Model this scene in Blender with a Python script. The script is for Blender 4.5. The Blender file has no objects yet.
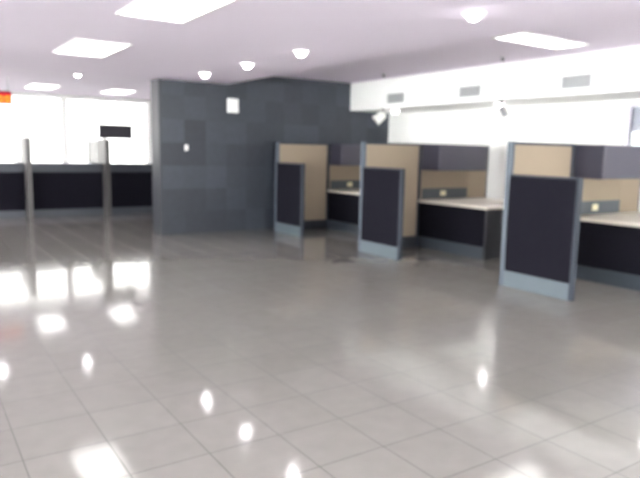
import bpy, bmesh, math
from mathutils import Vector, Matrix
S = bpy.context.scene
COL = S.collection

# ---------------------------------------------------------------- materials
def mat(name, color, rough=0.6, metal=0.0, spec=0.5, noise=0.0, scale=40.0, bump=0.0, coat=0.0):
    m = bpy.data.materials.new(name); m.use_nodes = True
    nt = m.node_tree; b = nt.nodes['Principled BSDF']
    b.inputs['Base Color'].default_value = (*color, 1)
    b.inputs['Roughness'].default_value = rough
    b.inputs['Metallic'].default_value = metal
    b.inputs['Specular IOR Level'].default_value = spec
    b.inputs['Coat Weight'].default_value = coat
    tc = nt.nodes.new('ShaderNodeTexCoord')
    n = nt.nodes.new('ShaderNodeTexNoise'); n.inputs['Scale'].default_value = scale
    n.inputs['Detail'].default_value = 3
    nt.links.new(tc.outputs['Object'], n.inputs['Vector'])
    if noise:
        r = nt.nodes.new('ShaderNodeMapRange')
        r.inputs['To Min'].default_value = 1 - noise; r.inputs['To Max'].default_value = 1 + noise
        nt.links.new(n.outputs['Fac'], r.inputs['Value'])
        mx = nt.nodes.new('ShaderNodeVectorMath'); mx.operation = 'SCALE'
        mx.inputs[0].default_value = color
        nt.links.new(r.outputs['Result'], mx.inputs['Scale'])
        nt.links.new(mx.outputs['Vector'], b.inputs['Base Color'])
    if bump:
        bp = nt.nodes.new('ShaderNodeBump'); bp.inputs['Strength'].default_value = bump
        bp.inputs['Distance'].default_value = 0.002
        nt.links.new(n.outputs['Fac'], bp.inputs['Height'])
        nt.links.new(bp.outputs['Normal'], b.inputs['Normal'])
    return m

def emit(name, color, strength):
    m = bpy.data.materials.new(name); m.use_nodes = True
    nt = m.node_tree; nt.nodes.clear()
    e = nt.nodes.new('ShaderNodeEmission'); o = nt.nodes.new('ShaderNodeOutputMaterial')
    e.inputs['Color'].default_value = (*color, 1); e.inputs['Strength'].default_value = strength
    nt.links.new(e.outputs[0], o.inputs[0])
    return m

def glass(name, tint=(0.96, 0.98, 0.98)):
    m = bpy.data.materials.new(name); m.use_nodes = True
    nt = m.node_tree; nt.nodes.clear()
    t = nt.nodes.new('ShaderNodeBsdfTransparent'); g = nt.nodes.new('ShaderNodeBsdfGlossy')
    g.inputs['Roughness'].default_value = 0.02
    t.inputs['Color'].default_value = (*tint, 1)
    f = nt.nodes.new('ShaderNodeFresnel'); f.inputs['IOR'].default_value = 1.45
    x = nt.nodes.new('ShaderNodeMixShader'); o = nt.nodes.new('ShaderNodeOutputMaterial')
    nt.links.new(f.outputs[0], x.inputs[0]); nt.links.new(t.outputs[0], x.inputs[1])
    nt.links.new(g.outputs[0], x.inputs[2]); nt.links.new(x.outputs[0], o.inputs[0])
    return m

TILE = 0.383
def floor_mat():
    m = mat('polished_floor_tile', (0.5, 0.5, 0.5), 0.1)
    nt = m.node_tree; b = nt.nodes['Principled BSDF']
    tc = nt.nodes.new('ShaderNodeTexCoord')
    mp = nt.nodes.new('ShaderNodeMapping'); mp.inputs['Location'].default_value = (-0.371, -0.325, 0)
    br = nt.nodes.new('ShaderNodeTexBrick'); br.offset = 0; br.squash = 1
    for k, v in (('Scale', 1), ('Mortar Size', 0.004), ('Mortar Smooth', 0.3), ('Bias', 0), ('Brick Width', TILE), ('Row Height', TILE)):
        br.inputs[k].default_value = v
    br.inputs['Color1'].default_value = FLOOR1
    br.inputs['Color2'].default_value = FLOOR2
    br.inputs['Mortar'].default_value = (0.10, 0.095, 0.088, 1)
    nt.links.new(tc.outputs['Object'], mp.inputs['Vector']); nt.links.new(mp.outputs[0], br.inputs['Vector'])
    n = nt.nodes.new('ShaderNodeTexNoise'); n.inputs['Scale'].default_value = 9; n.inputs['Detail'].default_value = 6
    nt.links.new(tc.outputs['Object'], n.inputs['Vector'])
    r = nt.nodes.new('ShaderNodeMapRange'); r.inputs['To Min'].default_value = 0.9; r.inputs['To Max'].default_value = 1.1
    nt.links.new(n.outputs['Fac'], r.inputs['Value'])
    v = nt.nodes.new('ShaderNodeVectorMath'); v.operation = 'SCALE'
    nt.links.new(br.outputs['Color'], v.inputs[0]); nt.links.new(r.outputs[0], v.inputs['Scale'])
    nt.links.new(v.outputs[0], b.inputs['Base Color'])
    rr = nt.nodes.new('ShaderNodeMapRange'); rr.inputs['To Min'].default_value = FLOOR_R; rr.inputs['To Max'].default_value = 0.5
    nt.links.new(br.outputs['Fac'], rr.inputs['Value']); nt.links.new(rr.outputs[0], b.inputs['Roughness'])
    b.inputs['IOR'].default_value = FLOOR_IOR
    sr = nt.nodes.new('ShaderNodeMapRange'); sr.inputs['To Min'].default_value = 0.5; sr.inputs['To Max'].default_value = 0.08
    nt.links.new(br.outputs['Fac'], sr.inputs['Value']); nt.links.new(sr.outputs[0], b.inputs['Specular IOR Level'])
    # each tile lies very slightly uneven
    n2 = nt.nodes.new('ShaderNodeTexNoise'); n2.inputs['Scale'].default_value = 1.6; n2.inputs['Detail'].default_value = 1
    nt.links.new(tc.outputs['Object'], n2.inputs['Vector'])
    bp = nt.nodes.new('ShaderNodeBump'); bp.inputs['Strength'].default_value = 0.35; bp.inputs['Distance'].default_value = 0.006
    nt.links.new(n2.outputs['Fac'], bp.inputs['Height']); nt.links.new(bp.outputs[0], b.inputs['Normal'])
    return m

def stone_mat():
    m = mat('slate_wall_tile', (0.04, 0.05, 0.06), 0.5)
    nt = m.node_tree; b = nt.nodes['Principled BSDF']
    tc = nt.nodes.new('ShaderNodeTexCoord')
    sp = nt.nodes.new('ShaderNodeSeparateXYZ'); cb = nt.nodes.new('ShaderNodeCombineXYZ')
    ad = nt.nodes.new('ShaderNodeMath'); ad.operation = 'ADD'
    nt.links.new(tc.outputs['Object'], sp.inputs[0])
    nt.links.new(sp.outputs['X'], ad.inputs[0]); nt.links.new(sp.outputs['Y'], ad.inputs[1])
    a2 = nt.nodes.new('ShaderNodeMath'); a2.inputs[1].default_value = -3.54 - 10.1 - 0.02
    nt.links.new(ad.outputs[0], a2.inputs[0])
    nt.links.new(a2.outputs[0], cb.inputs['X']); nt.links.new(sp.outputs['Z'], cb.inputs['Y'])
    br = nt.nodes.new('ShaderNodeTexBrick'); br.offset = 0; br.squash = 1
    for k, v in (('Scale', 1), ('Mortar Size', 0.002), ('Mortar Smooth', 0.2), ('Bias', 0), ('Brick Width', 0.388), ('Row Height', 0.388)):
        br.inputs[k].default_value = v
    br.inputs['Color1'].default_value = STONE1
    br.inputs['Color2'].default_value = STONE2
    br.inputs['Mortar'].default_value = (0.028, 0.032, 0.04, 1)
    nt.links.new(cb.outputs[0], br.inputs['Vector'])
    n = nt.nodes.new('ShaderNodeTexNoise'); n.inputs['Scale'].default_value = 14; n.inputs['Detail'].default_value = 8
    nt.links.new(tc.outputs['Object'], n.inputs['Vector'])
    r = nt.nodes.new('ShaderNodeMapRange'); r.inputs['To Min'].default_value = 0.8; r.inputs['To Max'].default_value = 1.2
    nt.links.new(n.outputs['Fac'], r.inputs['Value'])
    v = nt.nodes.new('ShaderNodeVectorMath'); v.operation = 'SCALE'
    nt.links.new(br.outputs['Color'], v.inputs[0]); nt.links.new(r.outputs[0], v.inputs['Scale'])
    nt.links.new(v.outputs[0], b.inputs['Base Color'])
    return m

FLOOR1 = (0.238, 0.228, 0.208, 1); FLOOR2 = (0.252, 0.243, 0.222, 1); FLOOR_R = 0.085; FLOOR_IOR = 1.65
STONE1 = (0.019, 0.023, 0.034, 1); STONE2 = (0.040, 0.048, 0.064, 1)
TROFFER = 1.9; DOWN = 14.0; SKY = 9.0; EXPOSURE = 1.85

M = dict(
    floor=floor_mat(), stone=stone_mat(),
    ceiling=mat('ceiling_paint', (0.80, 0.72, 0.84), 0.9, noise=0.02, scale=60, bump=0.1),
    white=mat('white_wall_paint', (0.90, 0.90, 0.89), 0.8, noise=0.02, scale=30, bump=0.05),
    frame_white=mat('white_window_frame', (0.8, 0.8, 0.8), 0.4),
    lilac=mat('pale_lilac_frame', (0.66, 0.63, 0.72), 0.5),
    metal=mat('blue_grey_frame_metal', (0.070, 0.090, 0.118), 0.4, spec=0.5, noise=0.05, scale=20),
    kick=mat('grey_kick_plate', (0.090, 0.115, 0.135), 0.38, noise=0.06, scale=25),
    kick_dark=mat('dark_grey_kick_plate', (0.022, 0.024, 0.033), 0.45, noise=0.06, scale=25),
    navy=mat('dark_navy_fabric', (0.0105, 0.0098, 0.0155), 0.95, spec=0.1, noise=0.25, scale=220, bump=0.3),
    beige=mat('beige_fabric', (0.31, 0.25, 0.19), 0.95, spec=0.1, noise=0.12, scale=200, bump=0.3),
    splash=mat('slate_grey_backsplash', (0.062, 0.075, 0.085), 0.5, noise=0.08, scale=30),
    cab=mat('grey_violet_cabinet_body', (0.03, 0.029, 0.048), 0.5, noise=0.08, scale=30),
    door=mat('grey_cabinet_door', (0.075, 0.071, 0.095), 0.5, noise=0.08, scale=30),
    worktop=mat('cream_laminate_worktop', (0.74, 0.70, 0.62), 0.35, noise=0.04, scale=50),
    cream=mat('cream_plastic', (0.75, 0.68, 0.45), 0.4),
    rail=mat('mid_grey_counter_rail', (0.055, 0.062, 0.08), 0.5, noise=0.05),
    rail_dark=mat('dark_blue_grey_rail', (0.033, 0.040, 0.055), 0.5, spec=0.3),
    desk_kick=mat('slate_grey_desk_kick_plate', (0.050, 0.062, 0.078), 0.4, noise=0.06, scale=25),
    post=mat('warm_grey_post', (0.085, 0.08, 0.08), 0.45, noise=0.05, scale=20),
    black=mat('black_plastic', (0.035, 0.033, 0.045), 0.5, noise=0.05),
    vent=mat('grey_vent_metal', (0.42, 0.43, 0.44), 0.5, noise=0.05),
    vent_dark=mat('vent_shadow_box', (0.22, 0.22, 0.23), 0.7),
    whitep=mat('white_plastic', (0.8, 0.8, 0.78), 0.4),
    greyp=mat('grey_plastic', (0.25, 0.25, 0.27), 0.4),
    glass=glass('clear_glass'), dim_glass=glass('sky_dimming_glass', (0.37, 0.37, 0.37)),  # grey tint of the back panes is added to dim the sky
    troffer=emit('troffer_diffuser_light', (1.0, 0.98, 0.96), TROFFER),
    down=emit('downlight_lamp_light', (1.0, 0.96, 0.97), DOWN),
    led=emit('orange_led_light', (1.0, 0.40, 0.04), 0.6),
    ledred=emit('red_led_field_light', (0.85, 0.02, 0.05), 0.28),
)

# ---------------------------------------------------------------- mesh helpers
def bx(bm, x0, x1, y0, y1, z0, z1, bev=0.0):
    vs = [bm.verts.new((x, y, z)) for z in (z0, z1) for y in (y0, y1) for x in (x0, x1)]
    fs = []
    for q in ((0, 2, 3, 1), (4, 5, 7, 6), (0, 1, 5, 4), (2, 6, 7, 3), (0, 4, 6, 2), (1, 3, 7, 5)):
        fs.append(bm.faces.new([vs[i] for i in q]))
    if bev:
        es = list({e for f in fs for e in f.edges})
        bmesh.ops.bevel(bm, geom=es, offset=bev, segments=2, affect='EDGES', profile=0.5)

def cyl(bm, p0, p1, r0, r1=None, seg=24):
    p0 = Vector(p0); p1 = Vector(p1); d = p1 - p0
    r1 = r0 if r1 is None else r1
    mtx = Matrix.Translation((p0 + p1) / 2) @ d.to_track_quat('Z', 'Y').to_matrix().to_4x4()
    bmesh.ops.create_cone(bm, cap_ends=True, segments=seg, radius1=r0, radius2=r1, depth=d.length, matrix=mtx)

def prism(bm, pts, z0, z1, bev=0.0):
    lo = [bm.verts.new((x, y, z0)) for x, y in pts]; hi = [bm.verts.new((x, y, z1)) for x, y in pts]
    n = len(pts); fs = [bm.faces.new(lo[::-1]), bm.faces.new(hi)]
    for i in range(n):
        fs.append(bm.faces.new((lo[i], lo[(i + 1) % n], hi[(i + 1) % n], hi[i])))
    bmesh.ops.recalc_face_normals(bm, faces=fs)
    if bev:
        bmesh.ops.bevel(bm, geom=list(fs[1].edges) + list(fs[0].edges), offset=bev, segments=2, affect='EDGES')

def obj(name, bm, m, parent=None, label=None):
    me = bpy.data.meshes.new(name); bm.to_mesh(me); bm.free()
    me.materials.append(M[m] if isinstance(m, str) else m)
    o = bpy.data.objects.new(name, me); COL.objects.link(o)
    if parent: o.parent = parent
    if label: o['label'] = label
    return o

def box(name, dims, m, parent=None, bev=0.0, label=None):
    bm = bmesh.new(); bx(bm, *dims, bev=bev); return obj(name, bm, m, parent, label)

def thing(name, label, cat, loc=(0, 0, 0), group=None, rotz=0):
    o = bpy.data.objects.new(name, None); COL.objects.link(o); o.location = loc
    o.rotation_euler = (0, 0, rotz); o.empty_display_size = 0.1
    o['label'] = label; o['category'] = cat
    if group: o['group'] = group
    return o

def dup(root, loc, label):
    r = root.copy(); COL.objects.link(r); r.location = loc; r['label'] = label
    for ch in list(root.children):
        c = ch.copy(); COL.objects.link(c); c.parent = r
        for g in list(ch.children):
            d = g.copy(); COL.objects.link(d); d.parent = c
    return r

def struct(name, boxes, m, bev=0.0, parent=None):
    bm = bmesh.new()
    for b in boxes: bx(bm, *b, bev=bev)
    o = obj(name, bm, m, parent)
    if parent is None: o['kind'] = 'structure'
    return o

# ---------------------------------------------------------------- setting
XL, XR, YF, YB = -6.0, 8.4, -3.0, 17.6      # inner faces of the shell
HL, HU = 2.573, 2.79                        # low and high ceiling
struct('floor', [(XL - .2, XR + .2, YF - .2, YB + .2, -0.1, 0)], 'floor')
struct('ceiling', [(XL, 4.75, YF, 10.5, HL, HU)], 'ceiling')
struct('ceiling.001', [(XL - .2, XR + .2, YF - .2, YB + .2, HU, HU + .1)], 'ceiling')
# dark stone wall, lower under the dropped ceiling
bm = bmesh.new()
bx(bm, 3.54, 4.75, 10.1, 10.5, 0, HL)
bx(bm, 4.75, XR, 10.1, 10.5, 0, HU)
bmesh.ops.remove_doubles(bm, verts=bm.verts, dist=1e-4)
o = obj('wall_stone', bm, 'stone'); o['kind'] = 'structure'
struct('trim_1', [(XL, 3.66, 10.5, 10.53, HL - .0, HL + .06)], 'white')
struct('trim_2', [(3.515, 3.54, 10.1, 10.5, 0, HL)], 'kick_dark')
# white bulkhead over the booths
struct('trim_3', [(7.4, XR, YF, 10.1, 2.255, HU)], 'white')
struct('wall_right', [(XR, XR + .2, 5.0, YB, 0, HU), (XR, XR + .2, YF, 3.5, 0, HU),
                      (XR, XR + .2, 3.5, 5.0, 0, 1.0), (XR, XR + .2, 3.5, 5.0, 2.2, HU)], 'white')

def wall_with_windows(name, axis, fixed0, fixed1, lo, hi, wins, z0, z1):
    # wins: (from, to) openings along the wall
    boxes = []
    def B(u0, u1, a, b):
        if axis == 'x': boxes.append((u0, u1, fixed0, fixed1, a, b))
        else: boxes.append((fixed0, fixed1, u0, u1, a, b))
    u = lo
    for w0, w1 in wins:
        B(u, w0, 0, HU); B(w0, w1, 0, z0); B(w0, w1, z1, HU); u = w1
    B(u, hi, 0, HU)
    struct(name, boxes, 'white')

def window(name, axis, f0, f1, w0, w1, z0, z1, fm='frame_white', bars=1, pane='glass'):
    bm = bmesh.new(); t = 0.05; mid = (f0 + f1) / 2
    def B(u0, u1, a, b, d=0.04):
        if axis == 'x': bx(bm, u0, u1, mid - d, mid + d, a, b)
        else: bx(bm, mid - d, mid + d, u0, u1, a, b)
    B(w0, w1, z0, z0 + t); B(w0, w1, z1 - t, z1); B(w0, w0 + t, z0 + t, z1 - t); B(w1 - t, w1, z0 + t, z1 - t)
    for k in range(bars):
        c = w0 + (w1 - w0) * (k + 1) / (bars + 1); B(c - t / 2, c + t / 2, z0 + t, z1 - t)
    fr = obj(name, bm, fm); fr['kind'] = 'structure'
    bm = bmesh.new()
    if axis == 'x': bx(bm, w0 + t, w1 - t, mid - .003, mid + .003, z0 + t, z1 - t)
    else: bx(bm, mid - .003, mid + .003, w0 + t, w1 - t, z0 + t, z1 - t)
    obj('window_pane', bm, pane, fr)
    return fr

wb = [(-5.6 + 2.3 * i, -5.6 + 2.3 * i + 2.24) for i in range(6)]
wall_with_windows('wall_back', 'x', YB, YB + .2, XL - .2, XR + .2, wb, 0.6, 2.74)
n = 1
for a, b in wb:
    window(f'window_{n}', 'x', YB, YB + .2, a, b, 0.6, 2.74, bars=0, pane='dim_glass'); n += 1
fill_wins_front = [(-5.6, -3.1), (-2.9, -0.4), (-0.2, 2.3), (2.5, 5.0), (5.2, 7.2)]  # unseen windows behind the camera, added to let in more daylight
wall_with_windows('wall_front', 'x', YF - .2, YF, XL - .2, XR + .2, fill_wins_front, 0.9, 2.4)
for a, b in fill_wins_front:
    window(f'window_{n}', 'x', YF - .2, YF, a, b, 0.9, 2.4); n += 1
fill_wins_left = [(-2.0, 1.0), (1.6, 4.6), (5.2, 8.2), (10.8, 13.9), (14.1, 17.2)]  # unseen windows, added so daylight brightens the bulkhead and floor
wall_with_windows('wall_left', 'y', XL - .2, XL, YF, YB, fill_wins_left, 0.7, 2.5)
for a, b in fill_wins_left:
    window(f'window_{n}', 'y', XL - .2, XL, a, b, 0.7, 2.5); n += 1
wf = window(f'window_{n}', 'y', XR, XR + .2, 3.5, 5.0, 1.0, 2.2, 'lilac', 2)
bl = box('window_blind', (XR + .17, XR + .19, 3.5, 5.0, 1.0, 2.2), 'lilac', wf)

# ---------------------------------------------------------------- ceiling lamps
def troffer(loc, label, w=0.6, l=1.2):
    t = thing('ceiling_light', label, 'ceiling light', loc, 'recessed fluorescent ceiling panels')
    bm = bmesh.new()
    for b in ((-w/2, w/2, -l/2, -l/2 + .025), (-w/2, w/2, l/2 - .025, l/2), (-w/2, -w/2 + .025, -l/2 + .025, l/2 - .025), (w/2 - .025, w/2, -l/2 + .025, l/2 - .025)):
        bx(bm, *b, -0.012, 0)
    obj('frame', bm, 'whitep', t)
    box('diffuser', (-w/2 + .025, w/2 - .025, -l/2 + .025, l/2 - .025, -0.008, -0.001), 'troffer', t)
    return t
t0 = troffer((1.85, 4.90, HL), 'large bright rectangular ceiling panel nearest the camera, top left of the picture')
dup(t0, (1.85, 7.60, HL), 'second bright ceiling panel, beyond the nearest one at upper left')
dup(t0, (2.70, 15.6, HU), 'left of two bright ceiling panels beyond the far counters')
dup(t0, (4.40, 15.6, HU), 'right of two bright ceiling panels beyond the far counters')
t2 = troffer((6.3, 4.85, HU), 'glowing panel for an indistinct white patch in the raised ceiling over the booths at upper right', 1.2, .45)  # emissive panel placed where the raised ceiling has an unidentified white patch

def ring(bm, r0, r1, z0, z1, seg=32):
    c = []
    for r, z in ((r0, z0), (r1, z0), (r1, z1), (r0, z1)):
        c.append([bm.verts.new((r * math.cos(2*math.pi*i/seg), r * math.sin(2*math.pi*i/seg), z)) for i in range(seg)])
    for k in range(4):
        for i in range(seg):
            j = (i + 1) % seg
            bm.faces.new((c[k][i], c[k][j], c[(k+1) % 4][j], c[(k+1) % 4][i]))
    bmesh.ops.recalc_face_normals(bm, faces=bm.faces)
def downlight(loc, label):
    t = thing('downlight', label, 'downlight', loc, 'round recessed downlights')
    bm = bmesh.new(); ring(bm, 0.075, 0.1, -0.012, 0); obj('trim_ring', bm, 'whitep', t)
    bm = bmesh.new(); bmesh.ops.create_uvsphere(bm, u_segments=24, v_segments=16, radius=0.062)
    bmesh.ops.delete(bm, geom=[v for v in bm.verts if v.co.z > 0.005], context='VERTS')
    for v in bm.verts: v.co.z -= 0.003
    for f in bm.faces: f.smooth = True
    obj('lamp', bm, 'down', t)
    return t
d0 = downlight((3.80, 8.87, HL), 'round downlight nearest the dark stone wall, leftmost and farthest of its row')
dup(d0, (3.82, 7.52, HL), 'round downlight second from the stone wall in the ceiling row')
dup(d0, (3.81, 6.17, HL), 'round downlight third from the stone wall, above the first low screen')
dup(d0, (3.86, 3.63, HL), 'largest round downlight, nearest the camera at the top right of centre')
dup(d0, (2.75, 12.3, HU), 'round downlight before the far counters, left of the stone wall')
dup(d0, (1.29, 12.6, HU), 'round downlight before the far counters at the left picture edge')
dup(d0, (7.80, 6.70, 2.255), 'round downlight under the white bulkhead over the middle booth')
dup(d0, (7.80, 9.20, 2.255), 'round downlight under the white bulkhead over the farthest booth')
dup(d0, (7.80, 3.95, 2.255), 'round downlight under the white bulkhead over the nearest booth')

# ---------------------------------------------------------------- booths
PH = 1.60; TH = 0.06
def divider(loc, label):
    # origin at the front post foot; runs along +x, booth side faces -y
    t = thing('partition_divider', label, 'partition', loc, 'tall booth dividers')
    box('post', (-.03, .03, -.03, .03, 0, PH + .005), 'metal', t, .004)
    secs = [(.03, 1.06), (1.12, 2.14), (2.17, 2.60)]
    box('joint_post', (1.06, 1.12, -.03, .03, 0, PH), 'rail_dark', t, .003)
    box('joint_post', (2.14, 2.17, -.03, .03, 0, PH), 'beige', t)
    box('joint_post', (2.60, 2.63, -.03, .03, 0, PH), 'metal', t, .003)
    for a, b in secs:
        box('fabric_panel', (a, b, -.026, .026, .17, PH - .03), 'beige', t, .003)
        box('top_rail', (a, b, -.03, .03, PH - .03, PH), 'rail_dark', t, .003)
        box('kick_plate', (a, b, -.028, .028, 0, .17), 'kick_dark', t, .003)
    s = box('backsplash', (1.15, 2.14, -.042, -.028, .745, .91), 'splash', t, .002)
    bm = bmesh.new(); bx(bm, 1.53, 1.65, -.054, -.043, .79, .87, bev=.004)
    obj('power_outlet', bm, 'cream', s, 'cream power outlet plate')
    return t
PX = 5.55
P = [9.74, 7.22, 4.57]
dv = divider((PX, P[0], 0), 'tall beige divider of the farthest booth, against the dark stone wall')
dup(dv, (PX, P[1], 0), 'tall beige divider of the middle booth, second from the stone wall')
dup(dv, (PX, P[2], 0), 'tall beige divider of the nearest booth, at the right of the picture')

def screen(loc, label):
    t = thing('low_screen', label, 'screen', loc, 'low navy screens at the booth fronts')
    L = 0.89; h = 1.245
    box('post', (-.032, .032, -L, -L + .035, 0, h), 'rail_dark', t, .004)
    box('fabric_panel', (-.03, .03, -L + .035, -.035, .175, h - .02), 'navy', t, .004)
    box('top_rail', (-.032, .032, -L + .035, -.035, h - .02, h), 'rail_dark', t, .003)
    box('kick_plate', (-.033, .033, -L + .035, -.035, .0, .175), 'kick', t, .004)
    return t
sc = screen((PX, P[0], 0), 'low navy screen with grey kick plate at the farthest booth, smallest in view')
dup(sc, (PX, P[1], 0), 'low navy screen with grey kick plate at the middle booth front')
dup(sc, (PX, P[2], 0), 'largest low navy screen with grey kick plate, at the nearest booth on the right')

def cabinet(loc, label):
    t = thing('overhead_cabinet', label, 'cabinet', loc, 'overhead cabinets hung on the dividers')
    L = 1.04
    box('body', (0, L, -.36, 0, 1.20, 1.592), 'cab', t, .004)
    for a, b in ((.004, L - .004),):
        d = box('door', (a, b, -.382, -.361, 1.203, 1.589), 'door', t, .003)
        bm = bmesh.new(); bx(bm, a + .3, b - .3, -.388, -.3825, 1.212, 1.226, bev=.002); obj('handle', bm, 'metal', d)
    return t
cb = cabinet((6.67, P[0] - .031, 0), 'grey overhead cabinet in the farthest booth next to the stone wall')
dup(cb, (6.67, P[1] - .031, 0), 'grey overhead cabinet in the middle booth, above the cream worktop')
dup(cb, (6.67, P[2] - .031, 0), 'grey overhead cabinet in the nearest booth at the right picture edge')

def desk(loc, label, L=1.38, warm=False):
    # origin: front corner at the divider; front runs along -y, depth along +x
    t = thing('booth_desk', label, 'desk', loc, 'L-shaped booth desks')
    bm = bmesh.new()
    prism(bm, [(0, 0), (0, -L), (.68, -L), (.68, -.72), (1.50, -.72), (1.50, 0)], .70, .738, .004)
    obj('worktop', bm, 'worktop', t)
    box('front_panel', (.02, .05, -L + .05, -.01, .17, .70), 'navy', t, .003)
    box('kick_plate', (.015, .055, -L + .05, -.01, 0, .17), 'desk_kick', t, .003)
    box('end_panel', (.015, .66, -L + .015, -L + .045, 0, .70), 'kick_dark', t, .003)
    box('end_panel', (1.46, 1.49, -.70, -.01, 0, .70), 'kick_dark', t, .003)
    return t
dk = desk((6.62, P[0] - .043, 0), 'cream topped L-shaped desk in the farthest booth, partly behind the second screen')
dup(dk, (6.62, P[1] - .043, 0), 'cream topped L-shaped desk in the middle booth with navy front, whole in view')
dup(dk, (6.62, P[2] - .043, 0), 'cream topped L-shaped desk in the nearest booth, cut by the right edge')

# ---------------------------------------------------------------- bulkhead fittings
def vent(loc, label):
    t = thing('air_vent', label, 'vent', loc, 'grey air grilles on the white bulkhead')
    w, h = .43, .165
    box('backing', (-.006, -.001, -w + .015, -.015, .015, h - .015), 'vent_dark', t)
    bm = bmesh.new()
    for b in ((-w, 0, 0, .015), (-w, 0, h - .015, h), (-w, -w + .015, .015, h - .015), (-.015, 0, .015, h - .015)):
        bx(bm, -.02, -.001, *b)
    obj('frame', bm, 'vent', t)
    bm = bmesh.new(); k = 6
    for i in range(k):
        z = .02 + (h - .04) * (i + .5) / k
        vs = [(-.018, z - .008), (-.016, z - .009), (-.007, z + .007), (-.009, z + .008)]
        lo = [bm.verts.new((x, -w + .015, zz)) for x, zz in vs]; hi = [bm.verts.new((x, -.015, zz)) for x, zz in vs]
        bm.faces.new(lo); bm.faces.new(hi[::-1])
        for j in range(4): bm.faces.new((lo[j], hi[j], hi[(j+1) % 4], lo[(j+1) % 4]))
    bmesh.ops.recalc_face_normals(bm, faces=bm.faces)
    obj('louvre', bm, 'vent', t)
    return t
v0 = vent((7.4, 8.94, 2.345), 'grey air grille on the bulkhead, farthest and smallest of three')
dup(v0, (7.4, 7.17, 2.345), 'grey air grille on the bulkhead, middle one of three')
dup(v0, (7.4, 5.31, 2.345), 'grey air grille on the bulkhead, nearest and largest of three')

def sprinkler(loc, label):
    t = thing('ceiling_sprinkler', label, 'sprinkler', loc, 'dark sprinklers in the raised ceiling')
    bm = bmesh.new(); cyl(bm, (0, 0, -.012), (0, 0, 0), .035); obj('rosette', bm, 'greyp', t)
    bm = bmesh.new(); cyl(bm, (0, 0, -.05), (0, 0, -.012), .016, .02, 16); cyl(bm, (0, 0, -.056), (0, 0, -.05), .03, seg=16); obj('head', bm, 'black', t)
    return t
s0 = sprinkler((6.93, 8.51, HU), 'small dark sprinkler head above the farthest air grille')
dup(s0, (6.94, 5.95, HU), 'small dark sprinkler head above and between the two nearer grilles')

def camera_unit(loc, label, rot, body='whitep', k=1.0):
    t = thing('security_camera', label, 'security camera', loc, 'cameras under the white bulkhead', rot)
    bm = bmesh.new(); cyl(bm, (0, 0, -.025), (0, 0, 0), .04); cyl(bm, (0, 0, -.07), (0, 0, -.025), .018, seg=16)
    obj('mount', bm, 'black', t)
    bm = bmesh.new(); cyl(bm, (.02*k, 0, -.09), (-.10 * k, 0, -.22), .055 * k, .075 * k)
    cyl(bm, (.03*k, 0, -.08), (.02*k, 0, -.09), .035 * k, .055 * k)
    obj('housing', bm, body, t)
    bm = bmesh.new(); cyl(bm, (-.1005 * k, 0, -.2206), (-.105 * k, 0, -.2255), .05 * k)
    obj('lens', bm, 'greyp', t)
    return t
camera_unit((7.47, 9.17, 2.255), 'white security camera hanging from the bulkhead before the dark stone wall', math.radians(-34), k=1.35)
camera_unit((7.47, 6.37, 2.255), 'small grey security camera under the bulkhead, above the gap before the nearest divider', math.radians(146), 'greyp', .6)

# stone wall fittings
t = thing('wall_speaker', 'small square white box high on the dark stone wall below the ceiling corner', 'wall box', (4.835, 10.1, 2.215))
box('housing', (-.10, .10, -.05, -.001, -.12, .12), 'frame_white', t, .006)
box('front_cover', (-.09, .05, -.056, -.051, -.105, .105), 'whitep', t, .002)
t = thing('wall_switch', 'tiny white switch plate at head height on the dark stone wall', 'switch', (3.98, 10.1, 1.47))
box('plate', (-.03, .03, -.012, -.001, -.05, .05), 'whitep', t, .003)
box('rocker', (-.014, .014, -.018, -.0125, -.028, .028), 'whitep', t, .002)

# ---------------------------------------------------------------- far counters
CY = 13.72
def counter(x0, x1, label):
    t = thing('service_counter', label, 'counter', ((x0 + x1) / 2, CY, 0), 'far service counters')
    w = (x1 - x0) / 2
    box('kick_plate', (-w, w, 0.0, .05, 0, .15), 'rail', t, .004)
    box('fabric_panel', (-w, w, -.005, .05, .15, .92), 'navy', t, .004)
    box('upper_rail', (-w, w, -.01, .05, .92, 1.07), 'rail', t, .004)
    box('ledge', (-w, w, -.06, .34, 1.07, 1.10), 'rail', t, .004)
    for s in (-1, 1):
        a, b = sorted((s * w, s * (w - .03)))
        box('side_support', (a, b, .055, .32, 0, 1.07), 'rail', t, .003)
    return t
fx = [0.52, 2.03, 3.56, 5.09]
counter(.555, 1.98, 'dark far counter section at the left picture edge, left of the first post')
counter(2.08, 3.51, 'dark far counter section between the two upright posts')
counter(3.61, 5.055, 'dark far counter section right of the second post, beside the stone wall')

def fin(loc, label):
    t = thing('counter_divider', label, 'divider', loc, 'upright dividers between the far counters')
    box('post', (-.045, .045, -.28, .30, 0, 1.61), 'post', t, .006)
    fr = bmesh.new()
    bx(fr, -.015, .015, 1.36, 1.40, 0, 1.60); bx(fr, -.012, .012, .30, 1.36, 1.575, 1.60); bx(fr, -.012, .012, .30, 1.36, 1.06, 1.10)
    bx(fr, -.012, .012, .30, 1.36, 0, .10)
    f = obj('frame', fr, 'rail', t)
    box('glass_pane', (-.004, .004, .30, 1.36, 1.10, 1.575), 'glass', f)
    box('lower_panel', (-.01, .01, .30, 1.36, .10, 1.06), 'rail', t)
    return t
f0 = fin((2.03, CY, 0), 'upright post with glazed side screen, left one between the far counters')
dup(f0, (3.56, CY, 0), 'upright post with glazed side screen under the small dark display')

t = thing('display_sign', 'blank dark rectangular display on top of the right far post', 'display', (3.80, CY - .05, 1.66))
box('housing', (-.35, .34, -.03, .03, -.02, .265), 'black', t, .004)
box('screen', (-.335, .325, -.033, -.0305, -.005, .25), 'black', t)
box('bracket', (-.26, -.22, -.02, .02, -.06, -.02), 'black', t)

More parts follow.
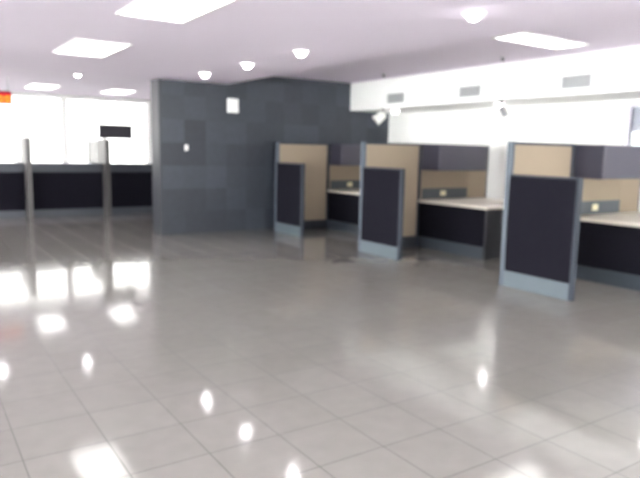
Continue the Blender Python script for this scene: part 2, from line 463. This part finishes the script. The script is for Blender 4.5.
t = thing('number_display', 'red lit number display with orange digits hanging at the left picture edge', 'display', (1.56, CY, 2.245))
box('housing', (-.26, .26, 0, .06, 0, .25), 'black', t, .004)
box('light_field', (-.245, .245, -.004, -.0005, .012, .225), 'ledred', t)
def digit(x):
    bm = bmesh.new(); w, h, s, y0, y1 = .085, .125, .022, -.009, -.0045
    z = .032
    for b in ((x, x + w, z, z + s), (x, x + w, z + h - s, z + h), (x, x + s, z + s, z + h - s), (x + w - s, x + w, z + s, z + h - s)):
        bx(bm, b[0], b[1], y0, y1, b[2], b[3])
    obj('digit', bm, 'led', t)
digit(.135); digit(.01)
for x in (-.2, .2):
    bm = bmesh.new(); cyl(bm, (x, .03, .25), (x, .03, HU - 2.245), .008, seg=12); obj('hanging_rod', bm, 'greyp', t)

# ---------------------------------------------------------------- world and camera
w = bpy.data.worlds.new('World'); S.world = w; w.use_nodes = True
bg = w.node_tree.nodes['Background']; bg.inputs['Color'].default_value = (1.0, 0.99, 0.955, 1); bg.inputs['Strength'].default_value = SKY

cam = bpy.data.cameras.new('camera'); co = bpy.data.objects.new('camera', cam); COL.objects.link(co)
cam.sensor_width = 36; cam.sensor_fit = 'HORIZONTAL'; cam.lens = 619.42 / 640 * 36
yaw, pitch, roll = .5887, .1405, .0204
Aw = Vector((math.cos(yaw), math.sin(yaw), 0)); Bw = Vector((-math.sin(yaw), math.cos(yaw), 0))
def grid(v): return Vector((v.dot(Aw), v.dot(Bw), v.z))
r = Vector((1, 0, 0)); up = Vector((0, math.sin(pitch), math.cos(pitch))); fw = Vector((0, math.cos(pitch), -math.sin(pitch)))
r2 = math.cos(roll) * r + math.sin(roll) * up; u2 = -math.sin(roll) * r + math.cos(roll) * up
R, U, F = grid(r2), grid(u2), grid(fw)
mw = Matrix(((R.x, U.x, -F.x, 0), (R.y, U.y, -F.y, 0), (R.z, U.z, -F.z, 1.4528), (0, 0, 0, 1)))
co.matrix_world = mw
cam.clip_start = 0.05
cam.dof.use_dof = True; cam.dof.focus_distance = 1.0; cam.dof.aperture_fstop = 4.8
S.camera = co

S.view_settings.view_transform = 'Standard'; S.view_settings.look = 'None'
S.view_settings.gamma = 1; S.view_settings.exposure = EXPOSURE; S.view_settings.use_curve_mapping = False
S.cycles.use_denoising = True
S.cycles.max_bounces = 10; S.cycles.diffuse_bounces = 6; S.cycles.glossy_bounces = 6; S.cycles.transparent_max_bounces = 12
S.cycles.sample_clamp_indirect = 10
